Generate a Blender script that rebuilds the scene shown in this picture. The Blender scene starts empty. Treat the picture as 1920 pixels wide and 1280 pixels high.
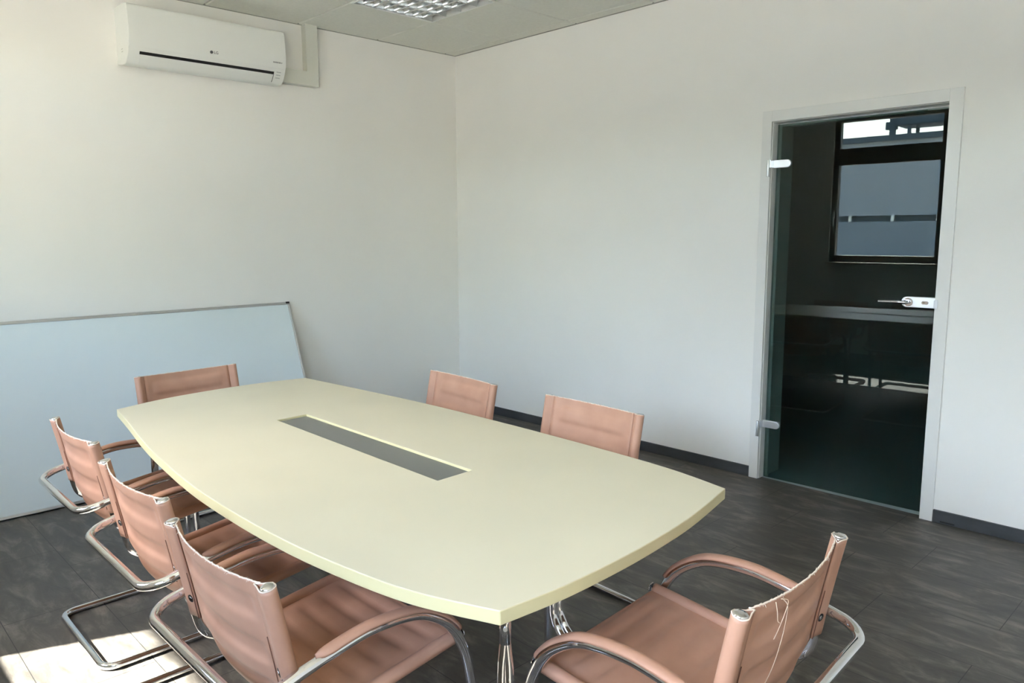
import bpy, bmesh, math, random
from mathutils import Vector, Matrix

random.seed(7)
SC = bpy.context.scene
COL = SC.collection

# ------------------------------------------------------------------ camera
YAW, PITCH, ROLL, FPX = 0.7652, -0.1404, -0.0045, 1426.6
CAM_LOC = Vector((-4.0129, -4.8091, 1.4212))
cy, sy = math.cos(YAW), math.sin(YAW)
_f = Vector((sy * math.cos(PITCH), cy * math.cos(PITCH), math.sin(PITCH)))
_r = Vector((cy, -sy, 0)); _u = _r.cross(_f)
_rr = _r * math.cos(ROLL) + _u * math.sin(ROLL)
_uu = -_r * math.sin(ROLL) + _u * math.cos(ROLL)
cam_d = bpy.data.cameras.new('camera')
cam_d.sensor_width = 36.0
cam_d.lens = FPX / 1920 * 36
cam_d.clip_start = 0.02
cam = bpy.data.objects.new('camera', cam_d); COL.objects.link(cam)
M = Matrix((( _rr.x, _uu.x, -_f.x, CAM_LOC.x), (_rr.y, _uu.y, -_f.y, CAM_LOC.y),
            (_rr.z, _uu.z, -_f.z, CAM_LOC.z), (0, 0, 0, 1)))
cam.matrix_world = M
SC.camera = cam

# ------------------------------------------------------------------ light
SUN_DIR = Vector((1.0, -0.396, -1.079)).normalized()
world = bpy.data.worlds.new('sky'); SC.world = world
world.use_nodes = True
wn = world.node_tree; wn.nodes.clear()
w_out = wn.nodes.new('ShaderNodeOutputWorld'); w_bg = wn.nodes.new('ShaderNodeBackground')
w_sky = wn.nodes.new('ShaderNodeTexSky'); w_sky.sky_type = 'NISHITA'
w_sky.sun_disc = False
w_sky.sun_elevation = math.asin(-SUN_DIR.z)
w_sky.sun_rotation = math.atan2(-SUN_DIR.x, -SUN_DIR.y)
w_sky.air_density = 1.2; w_sky.dust_density = 1.2; w_sky.ozone_density = 1.0
w_hsv = wn.nodes.new('ShaderNodeHueSaturation'); w_hsv.inputs['Saturation'].default_value = 1.0
wn.links.new(w_sky.outputs[0], w_hsv.inputs['Color'])
wn.links.new(w_hsv.outputs[0], w_bg.inputs['Color'])
w_bg.inputs['Strength'].default_value = 0.78
wn.links.new(w_bg.outputs[0], w_out.inputs['Surface'])

sun_d = bpy.data.lights.new('sun', 'SUN'); sun_d.energy = 15.5; sun_d.angle = math.radians(0.55)
sun_d.color = (1.0, 0.96, 0.89)
sun = bpy.data.objects.new('sun', sun_d); COL.objects.link(sun)
sun.location = (-9, -1, 8)
sun.rotation_euler = SUN_DIR.to_track_quat('-Z', 'Y').to_euler()

SC.view_settings.view_transform = 'Standard'
SC.view_settings.look = 'None'
SC.view_settings.gamma = 1.0
SC.view_settings.use_curve_mapping = False
SC.view_settings.exposure = 2.17
cyc = SC.cycles
cyc.max_bounces = 14; cyc.diffuse_bounces = 8; cyc.glossy_bounces = 6
cyc.transmission_bounces = 8; cyc.transparent_max_bounces = 12
cyc.caustics_reflective = False; cyc.caustics_refractive = False
cyc.sample_clamp_indirect = 8.0
cyc.use_denoising = True

# ------------------------------------------------------------------ materials
def srgb(r, g, b):
    def c(v):
        v /= 255.0
        return v / 12.92 if v <= 0.04045 else ((v + 0.055) / 1.055) ** 2.4
    return (c(r), c(g), c(b), 1.0)

def mat(name, col, rough=0.5, metal=0.0, spec=0.5):
    m = bpy.data.materials.new(name); m.use_nodes = True
    b = m.node_tree.nodes['Principled BSDF']
    b.inputs['Base Color'].default_value = col
    b.inputs['Roughness'].default_value = rough
    b.inputs['Metallic'].default_value = metal
    b.inputs['Specular IOR Level'].default_value = spec
    return m

def noise_mix(m, c1, c2, scale=20, detail=4, stretch=(1, 1, 1), lo=0.3, hi=0.7, bump=0.0, bump_scale=None, dist=0.01):
    nt = m.node_tree; b = nt.nodes['Principled BSDF']
    tc = nt.nodes.new('ShaderNodeTexCoord'); mp = nt.nodes.new('ShaderNodeMapping')
    mp.inputs['Scale'].default_value = stretch
    nt.links.new(tc.outputs['Object'], mp.inputs['Vector'])
    n = nt.nodes.new('ShaderNodeTexNoise'); n.inputs['Scale'].default_value = scale; n.inputs['Detail'].default_value = detail
    nt.links.new(mp.outputs[0], n.inputs['Vector'])
    r = nt.nodes.new('ShaderNodeValToRGB')
    r.color_ramp.elements[0].position = lo; r.color_ramp.elements[1].position = hi
    r.color_ramp.elements[0].color = c1; r.color_ramp.elements[1].color = c2
    nt.links.new(n.outputs['Fac'], r.inputs['Fac'])
    nt.links.new(r.outputs['Color'], b.inputs['Base Color'])
    if bump:
        n2 = nt.nodes.new('ShaderNodeTexNoise'); n2.inputs['Scale'].default_value = bump_scale or scale
        n2.inputs['Detail'].default_value = 3
        nt.links.new(tc.outputs['Object'], n2.inputs['Vector'])
        bp = nt.nodes.new('ShaderNodeBump'); bp.inputs['Strength'].default_value = bump; bp.inputs['Distance'].default_value = dist
        nt.links.new(n2.outputs['Fac'], bp.inputs['Height'])
        nt.links.new(bp.outputs[0], b.inputs['Normal'])
    return m

def wall_mat():
    m = mat('wall_paint', srgb(226, 226, 220), 0.85, spec=0.2)
    return noise_mix(m, srgb(239, 237, 232), srgb(243, 241, 236), scale=1.3, detail=3, bump=0.12, bump_scale=160, dist=0.002)
MAT_WALL = wall_mat()
MAT_CEIL = noise_mix(mat('ceiling_tile', srgb(214, 214, 200), 0.9, spec=0.1), srgb(222, 222, 213), srgb(228, 228, 219), scale=60, detail=5, bump=0.15, bump_scale=220, dist=0.002)
MAT_GAP = mat('tile_gap', srgb(120, 120, 112), 0.9, spec=0.1)
MAT_WHITE = mat('white_lacquer', srgb(230, 229, 225), 0.35)
MAT_PLASTIC = mat('white_plastic', srgb(232, 233, 228), 0.38)
MAT_DUCT = mat('duct_plastic', srgb(222, 222, 212), 0.5)
MAT_BLACK = mat('black_plastic', srgb(18, 18, 18), 0.5)
MAT_LOGO = mat('logo_grey', srgb(78, 78, 80), 0.5)
MAT_CHROME = mat('chrome', (0.78, 0.78, 0.80, 1), 0.07, 1.0)
MAT_ALU = mat('brushed_aluminium', (0.62, 0.64, 0.66, 1), 0.34, 1.0)
MAT_SATIN = mat('satin_steel', (0.86, 0.87, 0.88, 1), 0.36, 1.0)
MAT_DARKSTEEL = mat('dark_steel', srgb(40, 40, 40), 0.5, 0.3)
MAT_BASE = noise_mix(mat('slate_baseboard', srgb(62, 64, 66), 0.5), srgb(52, 54, 56), srgb(74, 76, 78), scale=14, detail=5, stretch=(1, .3, 1))
MAT_FRAME = mat('window_frame_brown', srgb(112, 100, 84), 0.45)
MAT_SILL = mat('window_sill_stone', srgb(176, 160, 138), 0.4)
MAT_TABLE = noise_mix(mat('table_laminate', srgb(226, 221, 186), 0.42), srgb(210, 201, 174), srgb(214, 205, 178), scale=3, detail=2)
MAT_TABLE_EDGE = mat('table_edge_banding', srgb(214, 203, 158), 0.4)
MAT_FLAP = mat('flap_anodised', srgb(122, 122, 116), 0.42, 0.25)
MAT_REFLECT = mat('louvre_aluminium', (0.68, 0.70, 0.71, 1), 0.20, 1.0)
MAT_TUBE = mat('lamp_tube_glass', srgb(236, 236, 232), 0.25)
MAT_BOARD = mat('whiteboard_enamel', srgb(218, 228, 231), 0.22)
MAT_RAW = mat('raw_leather_edge', srgb(222, 205, 188), 0.8, spec=0.2)
MAT_THREAD = mat('thread', srgb(226, 200, 176), 0.8, spec=0.2)
MAT_HALL = noise_mix(mat('hall_cladding', srgb(186, 190, 192), 0.6), srgb(172, 176, 178), srgb(179, 183, 185), scale=2)
MAT_HALL2 = mat('hall_plinth', srgb(156, 162, 166), 0.7)
MAT_STEEL = mat('painted_steel', srgb(92, 102, 108), 0.5)
MAT_GROUND = noise_mix(mat('yard_concrete', srgb(172, 166, 154), 0.9), srgb(198, 190, 176), srgb(214, 206, 192), scale=1.5, detail=6)
MAT_CORR = mat('corridor_paint', srgb(205, 208, 206), 0.9)

def leather():
    m = mat('tan_leather', srgb(196, 140, 114), 0.52, spec=0.35)
    noise_mix(m, srgb(178, 134, 111), srgb(195, 151, 127), scale=9, detail=5, lo=0.25, hi=0.78, bump=0.10, bump_scale=260, dist=0.001)
    return m
MAT_LEATHER = leather()

def floor_mat():
    m = mat('slate_floor', srgb(80, 78, 74), 0.42, spec=0.5)
    nt = m.node_tree; b = nt.nodes['Principled BSDF']; L = nt.links.new
    tc = nt.nodes.new('ShaderNodeTexCoord')
    sep = nt.nodes.new('ShaderNodeSeparateXYZ'); L(tc.outputs['Object'], sep.inputs[0])
    com = nt.nodes.new('ShaderNodeCombineXYZ')
    ax = nt.nodes.new('ShaderNodeMath'); ax.operation = 'ADD'; ax.inputs[1].default_value = 10.24 + 0.07
    ay = nt.nodes.new('ShaderNodeMath'); ay.operation = 'ADD'; ay.inputs[1].default_value = 12.8 + 0.33
    L(sep.outputs['X'], ax.inputs[0]); L(sep.outputs['Y'], ay.inputs[0])
    L(ay.outputs[0], com.inputs['X']); L(ax.outputs[0], com.inputs['Y'])
    br = nt.nodes.new('ShaderNodeTexBrick')
    br.offset = 0.37; br.offset_frequency = 2
    br.inputs['Scale'].default_value = 1.0
    br.inputs['Brick Width'].default_value = 0.64; br.inputs['Row Height'].default_value = 0.322
    br.inputs['Mortar Size'].default_value = 0.0016; br.inputs['Mortar Smooth'].default_value = 0.3
    br.inputs['Color1'].default_value = (0.42, 0.42, 0.42, 1); br.inputs['Color2'].default_value = (0.58, 0.58, 0.58, 1)
    br.inputs['Mortar'].default_value = (0.05, 0.05, 0.05, 1)
    L(com.outputs[0], br.inputs['Vector'])
    mp = nt.nodes.new('ShaderNodeMapping'); mp.inputs['Scale'].default_value = (1.0, 0.30, 1)
    L(tc.outputs['Object'], mp.inputs['Vector'])
    n1 = nt.nodes.new('ShaderNodeTexNoise'); n1.inputs['Scale'].default_value = 15; n1.inputs['Detail'].default_value = 8; n1.inputs['Roughness'].default_value = 0.66
    n1.inputs['Distortion'].default_value = 0.6
    L(mp.outputs[0], n1.inputs['Vector'])
    r = nt.nodes.new('ShaderNodeValToRGB')
    e = r.color_ramp.elements
    e[0].position = 0.28; e[0].color = srgb(56, 53, 49)
    e[1].position = 0.74; e[1].color = srgb(132, 126, 117)
    k = e.new(0.5); k.color = srgb(84, 80, 74)
    L(n1.outputs['Fac'], r.inputs['Fac'])
    mx = nt.nodes.new('ShaderNodeMix'); mx.data_type = 'RGBA'; mx.blend_type = 'OVERLAY'; mx.inputs['Factor'].default_value = 0.35
    L(r.outputs['Color'], mx.inputs['A']); L(br.outputs['Color'], mx.inputs['B'])
    mo = nt.nodes.new('ShaderNodeMix'); mo.data_type = 'RGBA'
    L(br.outputs['Fac'], mo.inputs['Factor']); L(mx.outputs['Result'], mo.inputs['A']); mo.inputs['B'].default_value = srgb(40, 40, 39)
    L(mo.outputs['Result'], b.inputs['Base Color'])
    rr = nt.nodes.new('ShaderNodeMapRange'); rr.inputs['To Min'].default_value = 0.36; rr.inputs['To Max'].default_value = 0.58
    L(n1.outputs['Fac'], rr.inputs['Value']); L(rr.outputs[0], b.inputs['Roughness'])
    bp = nt.nodes.new('ShaderNodeBump'); bp.inputs['Strength'].default_value = 0.25; bp.inputs['Distance'].default_value = 0.003
    L(n1.outputs['Fac'], bp.inputs['Height']); L(bp.outputs[0], b.inputs['Normal'])
    return m
MAT_FLOOR = floor_mat()

def glass_mat(name, tint, ior):
    m = bpy.data.materials.new(name); m.use_nodes = True
    nt = m.node_tree; nt.nodes.clear(); L = nt.links.new
    o = nt.nodes.new('ShaderNodeOutputMaterial'); mx = nt.nodes.new('ShaderNodeMixShader')
    t = nt.nodes.new('ShaderNodeBsdfTransparent'); t.inputs['Color'].default_value = tint
    g = nt.nodes.new('ShaderNodeBsdfGlossy'); g.inputs['Roughness'].default_value = 0.0
    g.inputs['Color'].default_value = (0.92, 1.0, 0.97, 1)
    f = nt.nodes.new('ShaderNodeFresnel'); f.inputs['IOR'].default_value = ior
    gm = nt.nodes.new('ShaderNodeNewGeometry')          # reflect on the entering face only
    fr = nt.nodes.new('ShaderNodeMath'); fr.operation = 'SUBTRACT'; fr.inputs[0].default_value = 1.0
    L(gm.outputs['Backfacing'], fr.inputs[1])
    mu = nt.nodes.new('ShaderNodeMath'); mu.operation = 'MULTIPLY'
    L(f.outputs[0], mu.inputs[0]); L(fr.outputs[0], mu.inputs[1])
    L(mu.outputs[0], mx.inputs['Fac']); L(t.outputs[0], mx.inputs[1]); L(g.outputs[0], mx.inputs[2]); L(mx.outputs[0], o.inputs['Surface'])
    return m
MAT_DOORGLASS = glass_mat('tinted_door_glass', (0.52, 0.60, 0.585, 1), 1.5)
MAT_WINGLASS = glass_mat('clear_window_glass', (0.97, 0.98, 0.98, 1), 1.45)

# ------------------------------------------------------------------ geometry helpers
def box(bm, x0, x1, y0, y1, z0, z1, mi=0):
    v = [bm.verts.new(p) for p in ((x0, y0, z0), (x1, y0, z0), (x1, y1, z0), (x0, y1, z0),
                                   (x0, y0, z1), (x1, y0, z1), (x1, y1, z1), (x0, y1, z1))]
    for f in ((0, 3, 2, 1), (4, 5, 6, 7), (0, 1, 5, 4), (1, 2, 6, 5), (2, 3, 7, 6), (3, 0, 4, 7)):
        bm.faces.new([v[i] for i in f]).material_index = mi

def sweep(bm, pts, section, closed=False, up=None, caps=True, mi=0):
    """sweep a 2-D section (list of (a,b)) along pts; a along the side vector, b along the normal"""
    n = len(pts); rings = []
    nrm = None
    for i in range(n):
        if closed:
            t = (pts[(i + 1) % n] - pts[i - 1]).normalized()
        else:
            t = (pts[min(i + 1, n - 1)] - pts[max(i - 1, 0)]).normalized()
        if up is not None:
            side = t.cross(up(i) if callable(up) else up).normalized(); nn = side.cross(t).normalized()
        else:
            if nrm is None:
                a = Vector((0, 0, 1)) if abs(t.z) < 0.9 else Vector((1, 0, 0))
                nrm = (a - t * a.dot(t)).normalized()
            else:
                nrm = (nrm - t * nrm.dot(t)).normalized()
            nn = nrm; side = t.cross(nn)
        rings.append([bm.verts.new(pts[i] + side * a + nn * b) for a, b in section])
    k = len(section)
    for i in range(n if closed else n - 1):
        A, B = rings[i], rings[(i + 1) % n]
        off = 0
        if closed and i == n - 1 and up is None:      # align the seam
            off = min(range(k), key=lambda o: sum((A[j].co - B[(j + o) % k].co).length for j in range(k)))
        for j in range(k):
            f = bm.faces.new((A[j], A[(j + 1) % k], B[(j + 1 + off) % k], B[(j + off) % k])); f.smooth = True; f.material_index = mi
    if caps and not closed:
        bm.faces.new(rings[0][::-1]).material_index = mi; bm.faces.new(rings[-1]).material_index = mi

def circ(r, k=12, ry=None):
    ry = ry or r
    return [(r * math.cos(2 * math.pi * j / k), ry * math.sin(2 * math.pi * j / k)) for j in range(k)]

def fillet(pts, rad, closed=False, seg=8):
    out = []; n = len(pts)
    for i, p in enumerate(pts):
        r = rad[i]
        if r <= 0 or (not closed and i in (0, n - 1)):
            out.append(p.copy()); continue
        a = (pts[i - 1] - p); b = (pts[(i + 1) % n] - p)
        la, lb = a.length, b.length; a.normalize(); b.normalize()
        ang = a.angle(b)
        d = min(r / math.tan(ang / 2), la * .49 if rad[i-1] > 0 else la*.95, lb * .49 if rad[(i+1) % n] > 0 else lb*.95)
        r2 = d * math.tan(ang / 2)
        c = p + (a + b).normalized() * (r2 / math.sin(ang / 2))
        s = p + a * d - c; e = p + b * d - c
        tot = s.angle(e); axis = s.cross(e).normalized()
        for k in range(seg + 1):
            out.append(c + Matrix.Rotation(tot * k / seg, 3, axis) @ s)
    return out

def catmull(pts, sub=5):
    out = []; n = len(pts)
    for i in range(n - 1):
        p0 = pts[max(i - 1, 0)]; p1 = pts[i]; p2 = pts[i + 1]; p3 = pts[min(i + 2, n - 1)]
        for k in range(sub):
            t = k / sub
            out.append(0.5 * ((2 * p1) + (p2 - p0) * t + (2 * p0 - 5 * p1 + 4 * p2 - p3) * t * t + (3 * p1 - p0 - 3 * p2 + p3) * t ** 3))
    out.append(pts[-1].copy())
    return out

def cyl(bm, p, q, r, k=14, r2=None, mi=0):
    sec = circ(r, k)
    p, q = Vector(p), Vector(q)
    sweep(bm, [p, q], sec, mi=mi)

def finish(bm, name, m, parent=None, bevel=0.0, smooth=False, solid=0.0, segs=2, weld=False):
    bmesh.ops.recalc_face_normals(bm, faces=bm.faces)
    me = bpy.data.meshes.new(name); bm.to_mesh(me); bm.free()
    for x in (m if isinstance(m, (list, tuple)) else [m]):
        me.materials.append(x)
    o = bpy.data.objects.new(name, me); COL.objects.link(o)
    if smooth:
        for f in me.polygons: f.use_smooth = True
    if solid:
        s = o.modifiers.new('thickness', 'SOLIDIFY'); s.thickness = solid; s.offset = 0
    if bevel:
        b = o.modifiers.new('bevel', 'BEVEL'); b.width = bevel; b.segments = segs; b.limit_method = 'ANGLE'; b.angle_limit = math.radians(40)
        b.harden_normals = False
    if parent is not None: o.parent = parent
    return o

def empty(name, loc, rz=0.0):
    o = bpy.data.objects.new(name, None); COL.objects.link(o)
    o.location = loc; o.rotation_euler = (0, 0, rz); o.empty_display_size = 0.1
    return o

def tag(o, label, cat, group=None):
    o['label'] = label; o['category'] = cat
    if group: o['group'] = group
    return o

def struct(o, label=None):
    o['kind'] = 'structure'
    if label: o['label'] = label
    return o

def prism(bm, poly, z0, z1, mi_side=0, mi_top=0):
    lo = [bm.verts.new((x, y, z0)) for x, y in poly]; hi = [bm.verts.new((x, y, z1)) for x, y in poly]
    n = len(poly)
    bm.faces.new(lo[::-1]).material_index = mi_top
    bm.faces.new(hi).material_index = mi_top
    for i in range(n):
        bm.faces.new((lo[i], lo[(i + 1) % n], hi[(i + 1) % n], hi[i])).material_index = mi_side

# ------------------------------------------------------------------ room shell
H = 2.807
XW = -4.70          # window wall
YB = -5.80          # wall behind the camera
T = 0.15
bm = bmesh.new(); box(bm, XW - T, 0.0, YB, 0.0, -0.12, 0.0)
box(bm, 0.0, 0.036, -3.585, -2.705, -0.12, 0.0)
struct(finish(bm, 'floor', MAT_FLOOR), 'dark grey slate-look tiled floor')
bm = bmesh.new(); box(bm, XW - T, 0.12, 0.0, 0.12, -0.12, H + 0.35)
struct(finish(bm, 'wall_left', MAT_WALL), 'white painted wall with the air conditioner')
TR = 0.24
DY0, DY1, DZ = -2.705, -3.585, 2.022
bm = bmesh.new()
box(bm, 0, TR, DY0, 0.0, -0.12, H + 0.35); box(bm, 0, TR, YB, DY1, -0.12, H + 0.35); box(bm, 0, TR, DY1, DY0, DZ, H + 0.35)
struct(finish(bm, 'wall_right', MAT_WALL), 'white painted wall with the glass door')
bm = bmesh.new(); box(bm, XW - T, 0.12, YB - 0.12, YB, -0.12, H + 0.35)
struct(finish(bm, 'wall_back', MAT_WALL))
# window wall with three openings
WZ0, WZ1 = 1.09, 2.70
WIN = [(-1.31, -2.455), (-3.66, -5.30)]
bm = bmesh.new()
box(bm, XW - T, XW, YB, 0, -0.12, WZ0); box(bm, XW - T, XW, YB, 0, WZ1, H + 0.35)
ys = [0.0] + [v for w in WIN for v in w] + [YB]
for i in range(0, len(ys), 2):
    box(bm, XW - T, XW, ys[i + 1], ys[i], WZ0, WZ1)
struct(finish(bm, 'wall_front', MAT_WALL), 'white painted wall with the windows')

for i, (ya, yb) in enumerate(WIN):
    bm = bmesh.new()
    x0, x1 = XW - 0.11, XW - 0.035
    box(bm, x0, x1, ya - 0.06, ya, WZ0, WZ1); box(bm, x0, x1, yb, yb + 0.06, WZ0, WZ1)
    for za, zb in ((WZ0, 1.165), (2.165, 2.345), (2.635, WZ1)):
        box(bm, x0, x1, yb + 0.06, ya - 0.06, za, zb)
    wf = struct(finish(bm, 'window_%d' % (i + 1), MAT_FRAME, bevel=0.004))
    for nm, za, zb in (('window_pane', 1.165, 2.165), ('transom_pane', 2.345, 2.635)):
        bm = bmesh.new(); box(bm, XW - 0.085, XW - 0.077, yb + 0.06, ya - 0.06, za, zb)
        finish(bm, nm, MAT_WINGLASS, wf)
    bm = bmesh.new(); box(bm, XW - 0.035, XW + 0.09, yb, ya, WZ0 - 0.022, WZ0)
    finish(bm, 'window_sill', MAT_SILL, wf, bevel=0.003)
    bm = bmesh.new()                       # handle on the lower sash
    box(bm, XW - 0.035, XW - 0.02, ya - 0.045, ya - 0.015, 1.58, 1.66); box(bm, XW - 0.022, XW - 0.004, ya - 0.04, ya - 0.02, 1.49, 1.64)
    finish(bm, 'window_handle', MAT_SATIN, wf, bevel=0.004)

# baseboards
bm = bmesh.new(); box(bm, -0.012, 0, -2.65, -0.0, 0, 0.063)
struct(finish(bm, 'baseboard_right', MAT_BASE, bevel=0.002))
bm = bmesh.new(); box(bm, -0.012, 0, YB, -3.645, 0, 0.063)
struct(finish(bm, 'baseboard_right.001', MAT_BASE, bevel=0.002))
bm = bmesh.new(); box(bm, -0.0128, -0.0118, -3.745, -3.680, 0.006, 0.013)
finish(bm, 'scuff_mark', MAT_BLACK, bpy.data.objects['baseboard_right.001'])
bm = bmesh.new(); box(bm, XW, -0.012, -0.012, 0, 0, 0.063)
struct(finish(bm, 'baseboard_left', MAT_BASE, bevel=0.002))
bm = bmesh.new(); box(bm, XW, XW + 0.012, YB, -0.012, 0, 0.063)
struct(finish(bm, 'baseboard_front', MAT_BASE, bevel=0.002))

# ceiling: slab + tiles with fine joints, an opening for the louvre light
LX0, LX1, LY0, LY1 = -1.36, -0.735, -1.273, -0.648
bm = bmesh.new()
zc = H + 0.012
xs = [XW, LX0, LX1, 0.0]; yy = [YB, LY0, LY1, 0.0]
for a in range(3):
    for b in range(3):
        if (a, b) != (1, 1):
            box(bm, xs[a], xs[a + 1], yy[b], yy[b + 1], zc, zc + 0.05, 1)
gx = [0.0, -0.11]
while gx[-1] > XW: gx.append(max(gx[-1] - 0.625, XW))
gy = [0.0, -0.648]
while gy[-1] > YB: gy.append(max(gy[-1] - 0.625, YB))
g = 0.003; c = 0.007
for i in range(len(gx) - 1):
    for j in range(len(gy) - 1):
        xa, xb, ya, yb = gx[i + 1] + g, gx[i] - g, gy[j + 1] + g, gy[j] - g
        if xb - xa < 0.02 or yb - ya < 0.02: continue
        if abs((xa + xb) / 2 - (LX0 + LX1) / 2) < 0.1 and abs((ya + yb) / 2 - (LY0 + LY1) / 2) < 0.1: continue
        t_ = [bm.verts.new(p) for p in ((xa, ya, zc), (xb, ya, zc), (xb, yb, zc), (xa, yb, zc))]
        m_ = [bm.verts.new(p) for p in ((xa, ya, H + .005), (xb, ya, H + .005), (xb, yb, H + .005), (xa, yb, H + .005))]
        l_ = [bm.verts.new(p) for p in ((xa + c, ya + c, H), (xb - c, ya + c, H), (xb - c, yb - c, H), (xa + c, yb - c, H))]
        for q in range(4):
            bm.faces.new((t_[q], t_[(q + 1) % 4], m_[(q + 1) % 4], m_[q]))
            bm.faces.new((m_[q], m_[(q + 1) % 4], l_[(q + 1) % 4], l_[q]))
        bm.faces.new(l_)
struct(finish(bm, 'ceiling', [MAT_CEIL, MAT_GAP]), 'suspended ceiling of pale square tiles')
# roof above the ceiling void
bm = bmesh.new(); box(bm, XW - T, 0.12, YB - 0.12, 0.12, H + 0.35, H + 0.45)
struct(finish(bm, 'trim_1', MAT_GAP))
# wall angle where ceiling meets the walls
bm = bmesh.new(); box(bm, XW, 0, -0.012, 0, H - 0.002, H + 0.01); box(bm, -0.012, 0, YB, -0.012, H - 0.002, H + 0.01)
struct(finish(bm, 'trim_2', mat('wall_angle', srgb(150, 150, 140), 0.6)))

# ------------------------------------------------------------------ louvre ceiling light
lt = tag(empty('ceiling_light', ((LX0 + LX1) / 2, (LY0 + LY1) / 2, H)), 'square recessed ceiling light with a chrome grid louvre, switched off', 'light')
S = 0.3125
bm = bmesh.new()
for a in ((-S + .002, S - .002, -S + .002, -S + .004), (-S + .002, S - .002, S - .004, S - .002), (-S + .002, -S + .004, -S + .004, S - .004), (S - .004, S - .002, -S + .004, S - .004)):
    box(bm, *a, 0.0, 0.10)
box(bm, -S + .002, S - .002, -S + .002, S - .002, 0.10, 0.104)
finish(bm, 'housing', MAT_PLASTIC, lt)
bm = bmesh.new()
for a in ((-S + .001, S - .001, -S + .001, -S + .014), (-S + .001, S - .001, S - .014, S - .001), (-S + .001, -S + .014, -S + .014, S - .014), (S - .014, S - .001, -S + .014, S - .014)):
    box(bm, *a, -0.004, 0.004)
finish(bm, 'frame', MAT_PLASTIC, lt, bevel=0.001)
span = 2 * (S - 0.014); rows = 4; pitch = span / rows
for k in range(rows + 1):
    yc = -S + 0.014 + pitch * k
    prof = []
    for s in range(9):
        t = s / 8
        prof.append((0.004 + 0.030 * (1 - t) ** 0 * t ** 1.8, 0.003 + 0.062 * t))
    bm = bmesh.new()
    full = []
    lo_s = 0 if k == 0 else 1
    sides = []
    if k > 0: sides.append(-1)
    if k < rows: sides.append(1)
    for sd in sides:
        ring0 = [bm.verts.new((-S + .014, yc + sd * a, b)) for a, b in prof]
        ring1 = [bm.verts.new((S - .014, yc + sd * a, b)) for a, b in prof]
        for s in range(8):
            bm.faces.new((ring0[s], ring1[s], ring1[s + 1], ring0[s + 1])).smooth = True
    box(bm, -S + .014, S - .014, yc - 0.004, yc + 0.004, 0.001, 0.0032)
    finish(bm, 'reflector', MAT_REFLECT, lt)
ncross = 8
for r in range(rows):
    ya = -S + 0.014 + pitch * r; yb = ya + pitch
    bm = bmesh.new()
    for q in range(1, ncross):
        xc = -S + 0.014 + span * q / ncross
        # V-shaped blade: narrow lip below, wide above, concave cheeks
        n = 6; L0, L1, R0, R1 = [], [], [], []
        for s in range(n + 1):
            t = s / n; w = 0.0025 + 0.013 * t ** 1.6; z = 0.004 + 0.040 * t
            inset = 0.004 + 0.030 * (z / 0.065) ** 1.8
            L0.append(bm.verts.new((xc - w, ya + inset, z))); L1.append(bm.verts.new((xc - w, yb - inset, z)))
            R0.append(bm.verts.new((xc + w, ya + inset, z))); R1.append(bm.verts.new((xc + w, yb - inset, z)))
        for s in range(n):
            bm.faces.new((L0[s], L1[s], L1[s + 1], L0[s + 1])).smooth = True
            bm.faces.new((R0[s], R0[s + 1], R1[s + 1], R1[s])).smooth = True
        bm.faces.new((L0[0], R0[0], R1[0], L1[0]))
    finish(bm, 'cross_blades', MAT_REFLECT, lt)
    bm = bmesh.new(); cyl(bm, (-S + 0.03, (ya + yb) / 2, 0.080), (S - 0.03, (ya + yb) / 2, 0.080), 0.013)
    finish(bm, 'lamp_tube', MAT_TUBE, lt)

# ------------------------------------------------------------------ air conditioner
ac = tag(empty('wall_air_conditioner', (-2.03, 0, 2.385)), 'white wall-mounted split air conditioner under the ceiling', 'air conditioner')
AX0, AX1 = -0.47, 0.465
PROF = [(0.0, 0.0), (-0.085, -0.012), (-0.135, -0.010), (-0.168, 0.018), (-0.190, 0.055), (-0.203, 0.095), (-0.208, 0.14), (-0.205, 0.22), (-0.196, 0.283), (-0.180, 0.300), (-0.15, 0.306), (0.0, 0.308)]
def smooth_prof(p, sub=4):
    return [(v.x, v.y) for v in catmull([Vector((a, b, 0)) for a, b in p], sub)]
sp = smooth_prof(PROF, 16)
def extrude_x(bm, prof, x0, x1, scale_end=None):
    A = [bm.verts.new((x0, y, z)) for y, z in prof]; B = [bm.verts.new((x1, y, z)) for y, z in prof]
    n = len(prof)
    for i in range(n):
        bm.faces.new((A[i], A[(i + 1) % n], B[(i + 1) % n], B[i]))
    bm.faces.new(A); bm.faces.new(B[::-1])
bm = bmesh.new(); extrude_x(bm, sp, AX0, AX1)
body = finish(bm, 'body', MAT_PLASTIC, ac, bevel=0.004, segs=3)
# front panel, a thin shell proud of the body
def shell(prof, z0, z1, off, x0, x1):
    pts = [(y, z) for y, z in prof if z0 <= z <= z1 and y < -0.05]
    bm = bmesh.new(); outer, inner = [], []
    n = len(pts)
    for i, (y, z) in enumerate(pts):
        a = Vector(pts[max(i - 1, 0)]); b = Vector(pts[min(i + 1, n - 1)]); t = (b - a).normalized(); nn = Vector((-t.y, t.x))
        if nn.x > 0 and nn.y >= -0.2: nn = -nn
        outer.append((y + nn.x * off, z + nn.y * off)); inner.append((y - nn.x * 0.002, z - nn.y * 0.002))
    extrude_x(bm, outer + inner[::-1], x0, x1)
    return bm
bm = shell(sp, 0.072, 0.296, 0.004, AX0 + 0.0015, AX1 - 0.0015)
finish(bm, 'front_panel', MAT_PLASTIC, ac, bevel=0.0015)
bm = shell(sp, 0.038, 0.053, 0.0015, AX0 + 0.06, AX1 - 0.075)
finish(bm, 'vent_slot', MAT_BLACK, ac)
bm = shell(sp, -0.004, 0.036, 0.003, AX0 + 0.064, AX1 - 0.079)
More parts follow.
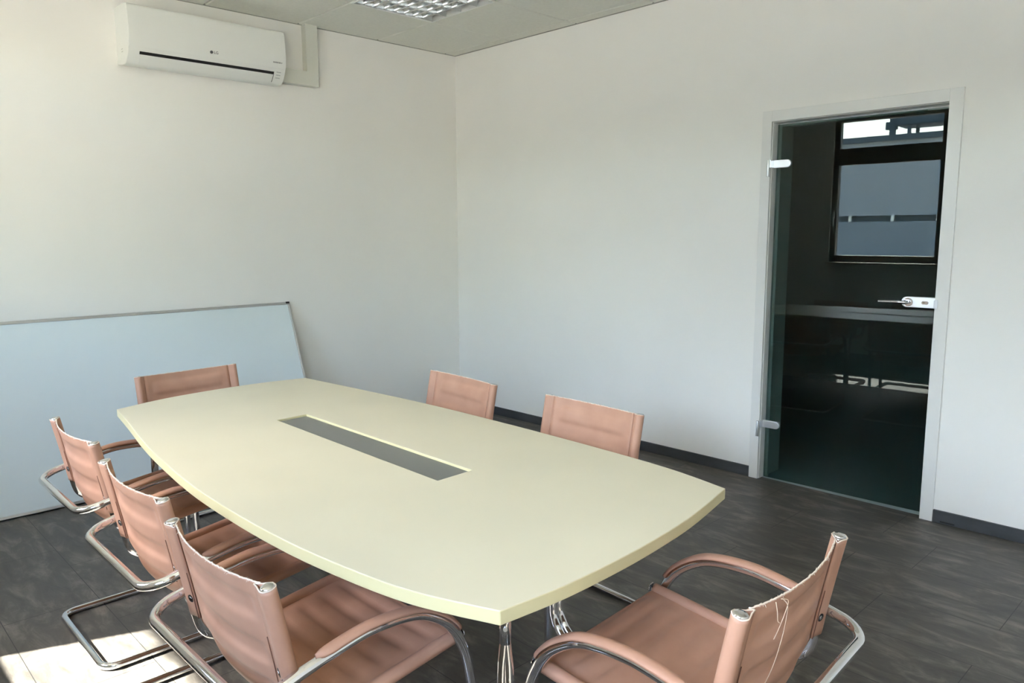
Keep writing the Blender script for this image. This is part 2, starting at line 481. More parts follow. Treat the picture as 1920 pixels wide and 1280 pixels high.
finish(bm, 'air_vane', MAT_PLASTIC, ac, bevel=0.001)
bm = shell(sp, -0.004, 0.044, 0.0014, AX1 - 0.0765, AX1 - 0.0745)
finish(bm, 'vane_gap', MAT_BLACK, ac)

def text_mesh(name, body_txt, size, m, parent, loc, rot, extrude=0.0006):
    cu = bpy.data.curves.new(name, 'FONT'); cu.body = body_txt; cu.size = size; cu.extrude = extrude
    cu.align_x = 'LEFT'; cu.align_y = 'CENTER'
    tmp = bpy.data.objects.new(name + '_tmp', cu); COL.objects.link(tmp)
    dg = bpy.context.evaluated_depsgraph_get(); dg.update()
    me = bpy.data.meshes.new_from_object(tmp.evaluated_get(dg))
    bpy.data.objects.remove(tmp)
    me.name = name; me.materials.clear(); me.materials.append(m)
    o = bpy.data.objects.new(name, me); COL.objects.link(o); o.parent = parent
    o.location = loc; o.rotation_euler = rot
    return o
FR = (math.radians(90), 0, 0)
bm = bmesh.new(); cyl(bm, (-0.012, -0.2135, 0.105), (-0.012, -0.2070, 0.105), 0.0085, 24)
finish(bm, 'logo_disc', MAT_LOGO, ac)
text_mesh('logo', 'LG', 0.022, MAT_LOGO, ac, (0.001, -0.2138, 0.104), FR)['label'] = 'grey brand letters beside a round emblem'
text_mesh('lettering', 'INVERTER V', 0.0115, MAT_LOGO, ac, (0.375, -0.2138, 0.105), FR)['label'] = 'small dark lettering at the lower right'
bm = bmesh.new()
for k in range(3): box(bm, AX1 - 0.058, AX1 - 0.030, -0.1935 + 0.010 * k * 1.1, -0.190 + 0.010 * k * 1.1, 0.050 - 0.016 * k, 0.054 - 0.016 * k)
finish(bm, 'indicator_marks', mat('indicator_grey', srgb(176, 178, 176), 0.5), ac)
bm = bmesh.new()
for k in range(2): box(bm, AX0 - 0.0012, AX0 + 0.001, -0.105, -0.080, 0.055 + 0.014 * k, 0.058 + 0.014 * k)
finish(bm, 'side_mark', mat('side_mark_grey', srgb(190, 190, 182), 0.5), ac)

# pipe duct (L-shaped)
bm = bmesh.new()
prism_poly = [(-1.560, 2.41), (-1.247, 2.41), (-1.247, H), (-1.335, H), (-1.335, 2.503), (-1.560, 2.503)]
lo = [bm.verts.new((x, 0.0, z)) for x, z in prism_poly]; hi = [bm.verts.new((x, -0.062 if False else -0.058, z)) for x, z in prism_poly]
n = len(lo)
for i in range(n): bm.faces.new((lo[i], lo[(i + 1) % n], hi[(i + 1) % n], hi[i]))
bm.faces.new(lo); bm.faces.new(hi[::-1])
tag(finish(bm, 'pipe_duct', MAT_DUCT, bevel=0.003), 'white plastic pipe duct running from the air conditioner up to the ceiling', 'duct')

# ------------------------------------------------------------------ glass door
ROT = math.radians(1.9); HX, HY = 0.040, -2.713
door = struct(empty('door_1', (0, -3.145, 0)), 'dark glass door in a white frame')
def dloc(o):
    o.location = Vector(o.location) - Vector((0, -3.145, 0)); return o
bm = bmesh.new()
box(bm, -0.014, 0.0, -2.705, -2.650, 0, 2.080); box(bm, -0.014, 0.0, -3.645, -3.585, 0, 2.080); box(bm, -0.014, 0.0, -3.585, -2.705, DZ, 2.080)
# lining through the wall with a stop behind the leaf
box(bm, 0.0, 0.24, -2.709, -2.7052, 0, DZ - 0.004); box(bm, 0.0, 0.24, -3.5848, -3.581, 0, DZ - 0.004); box(bm, 0.0, 0.24, -3.5848, -2.7052, DZ - 0.004, DZ - 0.0002)
box(bm, 0.07, 0.085, -2.725, -2.709, 0, DZ - 0.004); box(bm, 0.07, 0.085, -3.581, -3.565, 0, DZ - 0.004); box(bm, 0.07, 0.085, -3.565, -2.725, DZ - 0.02, DZ - 0.004)
dloc(finish(bm, 'door_frame', MAT_WHITE, door, bevel=0.0025))
# leaf coordinates: s along the leaf from the hinge, d towards the room, z up
def leaf(s, d, z):
    return Vector((HX + s * math.sin(ROT) - d * math.cos(ROT), HY - s * math.cos(ROT) - d * math.sin(ROT), z))
def leaf_box(bm, s0, s1, d0, d1, z0, z1):
    c = [bm.verts.new(leaf(s, d, z)) for s, d, z in ((s0, d0, z0), (s1, d0, z0), (s1, d1, z0), (s0, d1, z0), (s0, d0, z1), (s1, d0, z1), (s1, d1, z1), (s0, d1, z1))]
    for f in ((0, 3, 2, 1), (4, 5, 6, 7), (0, 1, 5, 4), (1, 2, 6, 5), (2, 3, 7, 6), (3, 0, 4, 7)):
        bm.faces.new([c[i] for i in f])
bm = bmesh.new(); leaf_box(bm, 0.004, 0.864, -0.005, 0.005, 0.008, 2.008)
dloc(finish(bm, 'glass_leaf', MAT_DOORGLASS, door, bevel=0.001))
def rounded_plate(bm, s0, s1, z0, z1, d0, d1, round_left, round_right, k=10):
    r = (z1 - z0) / 2; zc = (z0 + z1) / 2; P = []
    if round_right: P += [(s1 - r + r * math.sin(a), zc + r * math.cos(a)) for a in [math.pi * i / k for i in range(k + 1)]]
    else: P += [(s1, z1), (s1, z0)]
    if round_left: P += [(s0 + r - r * math.sin(a), zc - r * math.cos(a)) for a in [math.pi * i / k for i in range(k + 1)]]
    else: P += [(s0, z0), (s0, z1)]
    A = [bm.verts.new(leaf(s, d0, z)) for s, z in P]; B = [bm.verts.new(leaf(s, d1, z)) for s, z in P]
    n = len(P)
    for i in range(n): bm.faces.new((A[i], A[(i + 1) % n], B[(i + 1) % n], B[i]))
    bm.faces.new(A); bm.faces.new(B[::-1])
for zc_ in (1.797, 0.325):
    bm = bmesh.new(); rounded_plate(bm, -0.018, 0.092, zc_ - 0.021, zc_ + 0.021, 0.0052, 0.019, False, True)
    hg = dloc(finish(bm, 'hinge', MAT_SATIN, door, bevel=0.002))
    bm = bmesh.new(); cyl(bm, leaf(-0.018, 0.058, zc_ - 0.07), leaf(-0.018, 0.058, zc_ + 0.021), 0.008)
    leaf_box(bm, -0.026, -0.004, 0.010, 0.058, zc_ - 0.021, zc_ + 0.021)
    hp = finish(bm, 'hinge_pin', MAT_SATIN, hg, bevel=0.001)
zl = 1.076
bm = bmesh.new(); rounded_plate(bm, 0.700, 0.862, zl - 0.027, zl + 0.027, 0.0052, 0.022, True, False)
lk = dloc(finish(bm, 'lock_case', MAT_SATIN, door, bevel=0.003))
bm = bmesh.new()
cyl(bm, leaf(0.735, 0.022, zl), leaf(0.735, 0.030, zl), 0.021, 20)
lev = fillet([leaf(0.735, 0.028, zl), leaf(0.735, 0.062, zl), leaf(0.605, 0.062, zl)], [0, 0.014, 0], seg=6)
sweep(bm, lev, circ(0.0085, 12))
finish(bm, 'lever_handle', MAT_CHROME, lk)
bm = bmesh.new(); rounded_plate(bm, 0.795, 0.827, zl - 0.0085, zl + 0.0085, 0.022, 0.026, True, True)
finish(bm, 'key_cylinder', MAT_CHROME, lk)
bm = bmesh.new(); leaf_box(bm, 0.801, 0.811, 0.026, 0.0265, zl - 0.0012, zl + 0.0012)
finish(bm, 'keyhole', MAT_BLACK, lk)
bm = bmesh.new(); box(bm, -0.0165, -0.014, -3.598, -3.5865, zl - 0.022, zl + 0.022)
box(bm, -0.0165, 0.03, -3.587, -3.5812, zl - 0.018, zl + 0.018)
dloc(finish(bm, 'strike_plate', MAT_ALU, door, bevel=0.001))

# unlit room beyond the door
bm = bmesh.new()
box(bm, TR, 3.2, -5.6, -0.6, -0.12, 0.0, 1); box(bm, 0.036, TR, -3.585, -2.705, -0.12, 0.0, 1)
box(bm, 3.2, 3.3, -5.6, -0.6, -0.12, 2.8); box(bm, TR, 3.3, -0.6, -0.5, -0.12, 2.8); box(bm, TR, 3.3, -5.7, -5.6, -0.12, 2.8)
box(bm, TR, 3.3, -5.7, -0.5, 2.8, 2.9)
struct(finish(bm, 'wall_corridor', [MAT_CORR, mat('corridor_floor', srgb(168, 184, 186), 0.7)]))

# ------------------------------------------------------------------ whiteboard
WBX0, WBX1 = -3.93, -1.528; WBH = 1.03; LEAN = math.asin(0.365 / WBH)
wb = tag(empty('whiteboard', ((WBX0 + WBX1) / 2, -0.398, 0.0082), 0), 'large blue-tinted whiteboard leaning against the left wall on the floor', 'whiteboard')
inner = Matrix.Rotation(-LEAN, 4, 'X')
hw_ = (WBX1 - WBX0) / 2
def wbfin(bm, *a, **k):
    bmesh.ops.transform(bm, matrix=inner, verts=bm.verts); return finish(bm, *a, **k)
bm = bmesh.new(); box(bm, -hw_ + 0.012, hw_ - 0.012, 0.004, 0.016, 0.014, WBH - 0.016)
wbfin(bm, 'writing_surface', MAT_BOARD, wb)
for nm, a in (('frame_rail', (-hw_, hw_, 0.0, 0.022, WBH - 0.018, WBH)), ('frame_rail', (-hw_, hw_, 0.0, 0.022, 0.0, 0.016)),
              ('frame_rail', (-hw_, -hw_ + 0.014, 0.0, 0.022, 0.016, WBH - 0.018)), ('frame_rail', (hw_ - 0.014, hw_, 0.0, 0.022, 0.016, WBH - 0.018))):
    bm = bmesh.new(); box(bm, *a); wbfin(bm, nm, MAT_ALU, wb, bevel=0.003)
for sx in (-1, 1):
    bm = bmesh.new(); box(bm, sx * (hw_ - 0.012) - 0.014, sx * (hw_ - 0.012) + 0.014, -0.002, 0.024, WBH - 0.012, WBH + 0.002)
    wbfin(bm, 'corner_cap', MAT_DARKSTEEL, wb, bevel=0.003)

# ------------------------------------------------------------------ conference table
TZ = 0.73; TH = 0.030
tb = tag(empty('conference_table', (-2.66, -2.66, 0)), 'cream boat-shaped conference table with a central cable flap', 'table')
def W2T(x, y): return (x + 2.66, y + 2.66)
left_e = [(-3.087, -1.547), (-3.125, -1.80), (-3.187, -2.19), (-3.232, -2.60), (-3.246, -2.88), (-3.243, -3.19), (-3.222, -3.43), (-3.183, -3.65), (-3.112, -3.836)]
near_e = [(-3.112, -3.836), (-2.97, -3.849), (-2.83, -3.850), (-2.66, -3.842), (-2.45, -3.818), (-2.205, -3.767)]
right_e = [(-2.205, -3.767), (-2.163, -3.55), (-2.142, -3.22), (-2.134, -2.80), (-2.138, -2.40), (-2.165, -1.97), (-2.208, -1.473)]
far_e = [(-2.208, -1.473), (-2.42, -1.438), (-2.65, -1.440), (-2.88, -1.474), (-3.087, -1.547)]
poly = []
for e in (left_e, near_e, right_e, far_e):
    cs = catmull([Vector((x, y, 0)) for x, y in e], 6)
    poly += [W2T(v.x, v.y) for v in cs[:-1]]
# slot corners, counted from near-left round
slot = [W2T(-2.724, -3.160), W2T(-2.592, -3.155), W2T(-2.586, -2.166), W2T(-2.712, -2.172)]
bm = bmesh.new()
def cap_face(z, flip):
    ov = [bm.verts.new((x, y, z)) for x, y in poly]; sv = [bm.verts.new((x, y, z)) for x, y in slot]
    es = [bm.edges.new((ov[i], ov[(i + 1) % len(ov)])) for i in range(len(ov))] + [bm.edges.new((sv[i], sv[(i + 1) % 4])) for i in range(4)]
    r = bmesh.ops.triangle_fill(bm, use_beauty=True, edges=es)
    return ov, sv
oT, sT = cap_face(TZ, False); oB, sB = cap_face(TZ - TH, True)
for i in range(len(poly)):
    f = bm.faces.new((oB[i], oB[(i + 1) % len(poly)], oT[(i + 1) % len(poly)], oT[i])); f.material_index = 1
for i in range(4):
    f = bm.faces.new((sT[i], sT[(i + 1) % 4], sB[(i + 1) % 4], sB[i])); f.material_index = 1
finish(bm, 'tabletop', [MAT_TABLE, MAT_TABLE_EDGE], tb, bevel=0.0022, segs=2)
# cable tray under the slot and the grey flap lying in it
bm = bmesh.new()
x0, y0 = W2T(-2.760, -3.20); x1, y1 = W2T(-2.555, -2.13)
box(bm, x0, x1, y0, y1, TZ - 0.072, TZ - 0.068); box(bm, x0, x0 + .004, y0, y1, TZ - 0.068, TZ - TH - .0005); box(bm, x1 - .004, x1, y0, y1, TZ - 0.068, TZ - TH - .0005)
box(bm, x0 + .004, x1 - .004, y0, y0 + .004, TZ - 0.068, TZ - TH - .0005); box(bm, x0 + .004, x1 - .004, y1 - .004, y1, TZ - 0.068, TZ - TH - .0005)
finish(bm, 'cable_tray', MAT_BLACK, tb)
bm = bmesh.new()
q = [W2T(-2.7150, -3.158), W2T(-2.5935, -3.153), W2T(-2.5875, -2.168), W2T(-2.7040, -2.174)]
lo = [bm.verts.new((x, y, TZ - 0.011)) for x, y in q]; hi = [bm.verts.new((x, y, TZ - 0.007)) for x, y in q]
for i in range(4): bm.faces.new((lo[i], lo[(i + 1) % 4], hi[(i + 1) % 4], hi[i]))
bm.faces.new(lo); bm.faces.new(hi)
finish(bm, 'cable_flap', MAT_FLAP, tb, bevel=0.001)
# legs: bolted socket, then a narrow pair of tubes
def hairpin(x, y, dx, dy):
    X, Y = W2T(x, y)
    bm = bmesh.new()
    w = 0.0075
    sec = [(a * 1.0, b) for a, b in circ(0.0125, 14)]
    cyl(bm, (X, Y, TZ - TH - 0.001), (X, Y, TZ - TH - 0.085), 0.0125, 16)
    for s in (-1, 1):
        sweep(bm, catmull([Vector((X, Y, TZ - TH - 0.07)), Vector((X + s * dx * .35, Y + s * dy * .35, TZ - TH - 0.11)), Vector((X + s * dx * .6, Y + s * dy * .6, TZ - TH - 0.17)),
                           Vector((X + s * dx * 0.9, Y + s * dy * 0.9, 0.25)), Vector((X + s * dx, Y + s * dy, 0.004))], 6), circ(0.0098, 12))
    cyl(bm, (X, Y, 0.0), (X, Y, 0.006), 0.028, 18)
    lg = finish(bm, 'leg', MAT_CHROME, tb)
    d = Vector((CAM_LOC.x - x, CAM_LOC.y - y, 0)).normalized()
    for zz in (0.022, 0.050):
        bm = bmesh.new()
        p = Vector((X, Y, TZ - TH - zz)) + d * 0.0115
        cyl(bm, p, p + d * 0.0045, 0.0042, 10)
        finish(bm, 'bolt', MAT_SATIN, lg)
    bm = bmesh.new(); box(bm, X - 0.012, X + 0.10, Y - 0.012, Y + 0.10, TZ - TH - 0.007, TZ - TH - 0.0005)
    finish(bm, 'mounting_plate', MAT_BLACK, lg)
hairpin(-3.042, -3.775, 0.0095, -0.0085)
hairpin(-2.98, -1.615, 0.0095, 0.0085)
hairpin(-2.27, -1.60, 0.011, 0.010)
# offset leg on the right: twin tubes bent forward, then down to the floor
bm = bmesh.new()
for s in (-1, 1):
    X, Y = W2T(-2.585, -3.49)
    X += s * 0.0125
    pts = fillet([Vector((X, Y, TZ - TH - 0.001)), Vector((X, Y, 0.34)), Vector((X, Y - 0.34, 0.335)), Vector((X, Y - 0.34, 0.0))], [0, 0.085, 0.07, 0], seg=10)
    sweep(bm, pts, circ(0.0115, 14))
finish(bm, 'leg', MAT_CHROME, tb)
bm = bmesh.new()
ax, ay = W2T(-2.72, -3.60); bx, by = W2T(-2.45, -3.38)
box(bm, ax, bx, ay, by, TZ - TH - 0.007, TZ - TH - 0.0005)
finish(bm, 'mounting_plate', MAT_BLACK, tb)

# ------------------------------------------------------------------ cantilever leather chairs
WA = 0.260; WP = 0.235; RT = 0.0125
ARM = [(-0.062, 0.553), (0.05, 0.583), (0.153, 0.604), (0.217, 0.611), (0.298, 0.606), (0.355, 0.588), (0.415, 0.543), (0.455, 0.477), (0.477, 0.395), (0.486, 0.31), (0.490, 0.20)]
RAIL = [(0.0, 0.765), (0.017, 0.680), (0.034, 0.590), (0.047, 0.520), (0.070, 0.472), (0.120, 0.453), (0.200, 0.458), (0.300, 0.471), (0.400, 0.484), (0.470, 0.492)]
def frame_path():
    arm = catmull([Vector((u, WA, z)) for u, z in ARM[1:]], 4)
    half = [Vector((-0.062, 0, 0.552)), Vector((-0.062, WA, 0.553))] + arm + [Vector((0.491, WA, RT)), Vector((-0.03, WA, RT)), Vector((-0.03, 0, RT))]
    rad = [0, 0.062] + [0] * len(arm) + [0.075, 0.05, 0]
    other = [Vector((p.x, -p.y, p.z)) for p in half[1:-1]][::-1]; r2 = rad[1:-1][::-1]
    pts = half + other; rr = rad + r2
    return fillet(pts, rr, closed=True, seg=8)
rail_d = catmull([Vector((u, 0, z)) for u, z in RAIL], 6)
def rail_at(z_or_u, by='z'):
    pass
# index limits along the dense rail
i_notch = min(range(len(rail_d)), key=lambda i: abs(rail_d[i].z - 0.532) + (10 if rail_d[i].x > 0.12 else 0))
i_seat = min(range(len(rail_d)), key=lambda i: abs(rail_d[i].x - 0.115))
i_end = len(rail_d) - 1
i_bend = min(range(len(rail_d)), key=lambda i: abs(rail_d[i].z - 0.474) + (10 if rail_d[i].x > 0.12 else 0))
def rail_normal(i):
    a = rail_d[max(i - 1, 0)]; b = rail_d[min(i + 1, i_end)]
    t = (b - a).normalized()
    return Vector((t.z, 0, -t.x))            # towards the rear / underside
def sheet(i0, i1, sag_fn, width_fn, nt=28, ribs=(), rib_amp=0.0045, sub=3):
    bm = bmesh.new(); rows = []
    steps = (i1 - i0) * sub
    for k in range(steps + 1):
        fi = i0 + k / sub; i = min(int(fi), i_end - 1); fr = fi - i
        p = rail_d[i].lerp(rail_d[i + 1], fr); nr = rail_normal(i).lerp(rail_normal(i + 1), fr).normalized()
        s = k / steps
        row = []
        for j in range(nt + 1):
            t = -1 + 2 * j / nt
            w = width_fn(s)
            d = sag_fn(s) * (1 - abs(t) ** 2.2)
            edge = max(0.0, min(1.0, (0.86 - abs(t)) / 0.12))
            rb = 0.0
            for c_, wd in ribs:
                q = (s - c_) / wd
                rb += math.exp(-q * q * q * q)
            d += -rib_amp * rb * edge
            row.append(bm.verts.new(p + Vector((0, t * w, 0)) + nr * d))
        rows.append(row)
    for a in range(len(rows) - 1):
        for j in range(nt):
            bm.faces.new((rows[a][j], rows[a][j + 1], rows[a + 1][j + 1], rows[a + 1][j])).smooth = True
    return bm, rows
FLAP = 0.036
def back_sag(t): return 0.026 * (1 - abs(t) ** 2.2)
def teardrop(sgn, r=0.0156, k=12):
    out = [(sgn * r * math.cos(a), r * math.sin(a)) for a in [math.radians(112 - 224 * j / k) for j in range(k + 1)]]
    tip = (-sgn * FLAP, back_sag((WP - FLAP) / WP))
    a1 = out[-1]; a0 = out[0]
    return out + [((a1[0] + tip[0]) / 2, a1[1] * .42 + tip[1] * .58), (tip[0], tip[1] - .001), (tip[0], tip[1] + .001), ((a0[0] + tip[0]) / 2, a0[1] * .42 + tip[1] * .58)]
def sleeve(bm, i0, i1, sgn, tear=True):
    pts = [rail_d[i] + Vector((0, sgn * WP, 0)) for i in range(i0, i1 + 1)]
    sweep(bm, pts, teardrop(sgn) if tear else circ(0.0158, 14), up=lambda i: rail_normal(i0 + i), caps=not tear)
def smooth01(x): x = max(0, min(1, x)); return x * x * (3 - 2 * x)

def make_chair(name='cantilever_chair'):
    root = empty(name, (0, 0, 0))
    bm = bmesh.new(); sweep(bm, frame_path(), circ(RT, 14), closed=True)
    finish(bm, 'tube_frame', MAT_CHROME, root)
    for sgn in (-1, 1):
        bm = bmesh.new()
        sweep(bm, [p + Vector((0, sgn * WP, 0)) for p in rail_d], circ(0.0128, 14), up=rail_normal)
        bm.verts.ensure_lookup_table()
        for i in range(len(rail_d)):              # the tube is pressed deeper and flatter where it bends
            e = 1.0 + 0.5 * math.exp(-((i - i_bend) / 7.0) ** 2)
            for v in bm.verts[i * 14:(i + 1) * 14]:
                d = v.co - (rail_d[i] + Vector((0, sgn * WP, 0))); nr = rail_normal(i)
                v.co += nr * (d.dot(nr) * (e - 1))
        sr = finish(bm, 'side_rail', MAT_CHROME, root)
        # domed caps
        for i, out in ((0, -1), (i_end, 1)):
            bm = bmesh.new(); t = (rail_d[1] - rail_d[0]).normalized() * -1 if i == 0 else (rail_d[-1] - rail_d[-2]).normalized()
            c0 = rail_d[i] + Vector((0, sgn * WP, 0))
            rings = [(0.0, 0.0142), (0.003, 0.0140), (0.0045, 0.0115), (0.0055, 0.006)]
            side = Vector((0, 1, 0)); up = t.cross(side); prev = None
            for h_, r_ in rings:
                ring = [bm.verts.new(c0 + t * h_ + side * r_ * math.cos(a) + up * r_ * math.sin(a)) for a in [2 * math.pi * q / 16 for q in range(16)]]
                if prev:
                    for q in range(16): bm.faces.new((prev[q], prev[(q + 1) % 16], ring[(q + 1) % 16], ring[q])).smooth = True
                prev = ring
            bm.faces.new(prev)
            finish(bm, 'end_cap', MAT_CHROME, sr)
        # connecting bolts rail - arm
        bm = bmesh.new(); cyl(bm, (0.036, sgn * (WP + 0.010), 0.581), (0.042, sgn * (WA + 0.004), 0.581), 0.008, 12)
        finish(bm, 'connector_bolt', MAT_CHROME, root)
        bm = bmesh.new(); cyl(bm, (0.452, sgn * (WP + 0.010), 0.489), (0.452, sgn * (WA + 0.004), 0.487), 0.008, 12)
        finish(bm, 'connector_bolt', MAT_CHROME, root)
        # leather arm pad following the tube
        arm = catmull([Vector((u, sgn * WA, z)) for u, z in ARM[1:]], 8)
        arm = [p for p in arm if 0.075 < p.x and (p.z > 0.505 or p.x < 0.3)]
        bm = bmesh.new(); n = len(arm); rings = []
        for i, p in enumerate(arm):
            t = (arm[min(i + 1, n - 1)] - arm[max(i - 1, 0)]).normalized()
            nn = Vector((-t.z, 0, t.x)); nn = nn if nn.z > 0 else -nn
            e = min(i, n - 1 - i); f_ = min(1.0, math.sqrt(max(0.0, 1 - (1 - min(e / 4.0, 1.0)) ** 2)) + 0.15)
            sec = [(-0.0165 * f_, 0.0090), (-0.0155 * f_, 0.0140), (-0.009 * f_, 0.0190), (0, 0.0202), (0.009 * f_, 0.0190), (0.0155 * f_, 0.0140), (0.0165 * f_, 0.0090), (0.010 * f_, 0.0100), (0, 0.0118), (-0.010 * f_, 0.0100)]
            rings.append([bm.verts.new(p + Vector((0, a, 0)) + nn * b) for a, b in sec])
        for i in range(n - 1):
            for j in range(10):
                bm.faces.new((rings[i][j], rings[i][(j + 1) % 10], rings[i + 1][(j + 1) % 10], rings[i + 1][j])).smooth = True
        bm.faces.new(rings[0]); bm.faces.new(rings[-1])
        finish(bm, 'arm_pad', MAT_LEATHER, root)
    # back sling
    nf = (i_notch - 0) / (i_seat + 1)
    bm, rows = sheet(0, i_seat + 1, lambda s: 0.026 * (1 - 0.10 * smooth01((s - nf) / .2)), lambda s: WP - FLAP + 0.009 - 0.027 * smooth01((s - nf) / 0.03),
                     ribs=((0.15, 0.055), (0.37, 0.055), (0.59, 0.055)), rib_amp=0.0085)
    top = [v.co.copy() for v in rows[0]]
    bk = finish(bm, 'backrest', MAT_LEATHER, root, solid=0.0034, smooth=True)
    for sgn in (-1, 1):
        bm = bmesh.new(); sleeve(bm, 0, i_notch, sgn)
        fl = finish(bm, 'back_sleeve', MAT_LEATHER, bk, solid=0.0022)
        # stitched line of the flap behind
        bm = bmesh.new(); pts = []
        for i in range(8, i_notch + 1):
            pts.append(rail_d[i] + Vector((0, sgn * (WP - FLAP - 0.0005), 0)) + rail_normal(i) * (back_sag((WP - FLAP) / WP) + 0.0033))
        sweep(bm, pts, circ(0.0010, 6))
        finish(bm, 'seam', mat_seam, fl)
        # eyelet with the screw that holds the arm
        i_e = min(range(i_notch + 1), key=lambda i: abs(rail_d[i].z - 0.572))
        t = (rail_d[i_e + 1] - rail_d[i_e - 1]).normalized(); nr = rail_normal(i_e)
        c0 = rail_d[i_e] + Vector((0, sgn * (WP - 0.019), 0)) + nr * 0.0108
        nr = (nr + Vector((0, -sgn * 0.24, 0))).normalized()
        bm = bmesh.new(); sweep(bm, [c0, c0 + nr * 0.0022], circ(0.0098, 16)); finish(bm, 'eyelet', MAT_BLACK, fl)
        bm = bmesh.new(); sweep(bm, [c0 + nr * 0.002, c0 + nr * 0.0034], circ(0.0052, 12)); finish(bm, 'screw', MAT_CHROME, fl)
    # frayed top edge
    bm = bmesh.new()
    rnd = random.Random(3); pts = []
    for a, b in zip(top[:-1], top[1:]):
        for k in range(3):
            p = a.lerp(b, k / 3.0); pts.append(p + Vector((rnd.uniform(-.0008, .0008), 0, rnd.uniform(-.0003, .0017))))
    sweep(bm, pts, circ(0.0019, 6))
    for sgn in (-1, 1):                     # worn rim of the sleeves
        rim = [rail_d[0] + Vector((0, sgn * WP + a_, 0)) + rail_normal(0) * b_ for a_, b_ in teardrop(sgn)]
        rim = [p + Vector((rnd.uniform(-.0006, .0006), rnd.uniform(-.0006, .0006), rnd.uniform(-.0002, .001))) for p in rim]
        sweep(bm, rim, circ(0.0016, 6), closed=True)
    for k in range(60):
        p = pts[rnd.randrange(4, len(pts) - 4)]
        q_ = p + Vector((rnd.uniform(-.006, .002), rnd.uniform(-.004, .004), rnd.uniform(-.005, .005)))
        sweep(bm, [p, p.lerp(q_, .5) + Vector((0, 0, .001)), q_], circ(0.00045, 4))
    finish(bm, 'frayed_edge', MAT_RAW, bk)['label'] = 'pale frayed leather edge'
    # seat sling
    bm, rows = sheet(i_seat, i_end - 1, lambda s: 0.012 * math.sin(math.pi * min(1, s * .9 + .08)), lambda s: WP,
                     ribs=tuple((0.10 + 0.16 * k, 0.052) for k in range(6)), rib_amp=0.0052)
    st = finish(bm, 'seat', MAT_LEATHER, root, solid=0.0034, smooth=True)
    for sgn in (-1, 1):
        bm = bmesh.new(); sleeve(bm, i_seat + 2, i_end - 1, sgn, tear=False)
        finish(bm, 'seat_sleeve', MAT_LEATHER, st)
    return root
mat_seam = mat('seam_dark', srgb(120, 78, 60), 0.7)

def copy_tree(o, parent=None):
    c = o.copy(); COL.objects.link(c)
    if parent is not None: c.parent = parent
    for ch in list(o.children): copy_tree(ch, c)
    return c

CHAIRS = [
    ((-3.343, -1.947), 0.0, 'tan leather chair left of the table, farthest back in the row, beside the whiteboard'),
    ((-3.378, -2.650), 0.0, 'tan leather chair left of the table, middle one of the row of three'),
    ((-3.412, -3.280), 0.4, 'tan leather chair left of the table, nearest the camera in the row of three'),
    ((-2.615, -1.054), -86.5, 'tan leather chair at the far table end, its back against the leaning whiteboard'),
    ((-1.780, -2.152), 175.8, 'tan leather chair right of the table, nearest the corner of the room'),
    ((-1.789, -2.940), 177.8, 'tan leather chair right of the table, nearer the glass door'),
    ((-2.635, -4.174), 93.4, 'tan leather chair at the near table end with loose threads hanging from its back'),
]
proto = make_chair()
for i, ((x, y), deg, label) in enumerate(CHAIRS):
    c_ = proto if i == 0 else copy_tree(proto)
    c_.location = (x, y, 0); c_.rotation_euler = (0, 0, math.radians(deg))
    tag(c_, label, 'chair', 'chairs around the conference table')
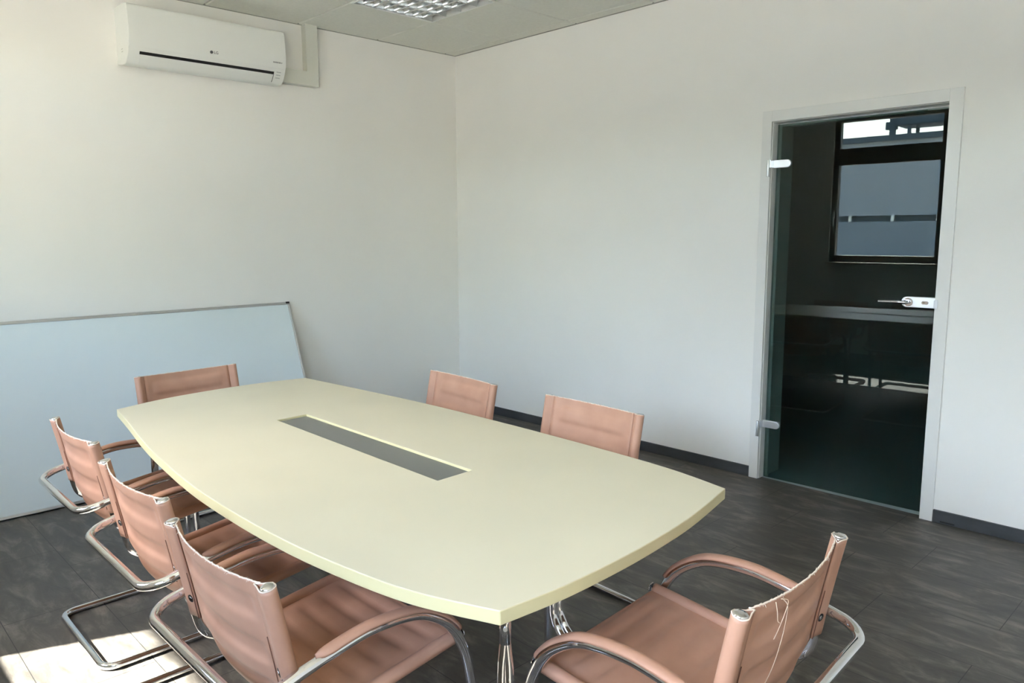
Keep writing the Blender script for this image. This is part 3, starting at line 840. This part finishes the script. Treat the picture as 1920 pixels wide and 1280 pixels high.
# loose threads on the nearest chair
bm = bmesh.new()
def thread(pts): sweep(bm, catmull([Vector(p) for p in pts], 5), circ(0.00075, 5))
thread([(-0.027, 0.125, 0.764), (-0.034, 0.118, 0.752), (-0.030, 0.108, 0.728), (-0.026, 0.112, 0.690), (-0.020, 0.120, 0.650), (-0.010, 0.118, 0.615), (0.006, 0.108, 0.575)])
thread([(-0.027, 0.130, 0.765), (-0.033, 0.112, 0.757), (-0.031, 0.120, 0.735), (-0.028, 0.135, 0.712), (-0.022, 0.143, 0.690)])
thread([(-0.026, 0.150, 0.766), (-0.029, 0.148, 0.745), (-0.028, 0.143, 0.728), (-0.030, 0.137, 0.722)])
finish(bm, 'loose_threads', MAT_THREAD, c_)['label'] = 'pale loose threads'

# ------------------------------------------------------------------ outside: scenery seen in the glass door, and an added sun blocker
bm = bmesh.new(); box(bm, -60, XW - T, -45, 40, -0.5, -0.15)
struct(finish(bm, 'ground', MAT_GROUND))
bm = bmesh.new(); box(bm, -5.865, XW - T, -7.0, 1.0, 2.90, 3.0)  # unseen overhang slab, added to cut off the sun patch on the floor
struct(finish(bm, 'added_sun_blocker', MAT_STEEL))
hall = tag(empty('industrial_hall', (-18, 2, -0.15)), 'grey flat-roofed hall reflected in the glass door', 'building')
bm = bmesh.new(); box(bm, -8, 0, -14, 22, 0, 1.86); finish(bm, 'lower_wall', MAT_HALL2, hall)
bm = bmesh.new(); box(bm, -8, 0.05, -14, 22, 2.02, 3.98); finish(bm, 'upper_cladding', MAT_HALL, hall)
bm = bmesh.new(); box(bm, -8, -0.15, -14, 22, 1.86, 2.02); finish(bm, 'shadow_gap', MAT_STEEL, hall)
for k in range(6):
    bm = bmesh.new(); box(bm, -0.15, 0.05, -3.5 + 1.1 * k, -3.42 + 1.1 * k, 1.86, 2.02)
    finish(bm, 'bracket', MAT_SATIN, hall)
bm = bmesh.new(); box(bm, -8.1, 0.15, -14.1, 22.1, 3.98, 4.12); finish(bm, 'parapet', MAT_STEEL, hall)
ru = tag(empty('roof_tank', (-19.4, 1.1, 3.83)), 'grey steel tank on legs on the hall roof, reflected in the glass door', 'tank')
bm = bmesh.new(); box(bm, -0.5, 0.5, -1.2, 1.10, 0.50, 0.90); finish(bm, 'tank_body', MAT_STEEL, ru, bevel=0.03)
for xx in (-0.4, 0.4):
    for y_ in (-0.9, 0.75):
        bm = bmesh.new(); box(bm, xx - .04, xx + .04, y_ - .04, y_ + .04, 0.0, 0.50); finish(bm, 'leg', MAT_STEEL, ru)
bm = bmesh.new(); box(bm, 0.30, 0.42, 1.12, 1.26, 0.0, 0.96); box(bm, 0.28, 0.44, 1.08, 1.36, 0.42, 0.62); finish(bm, 'post', MAT_STEEL, ru)
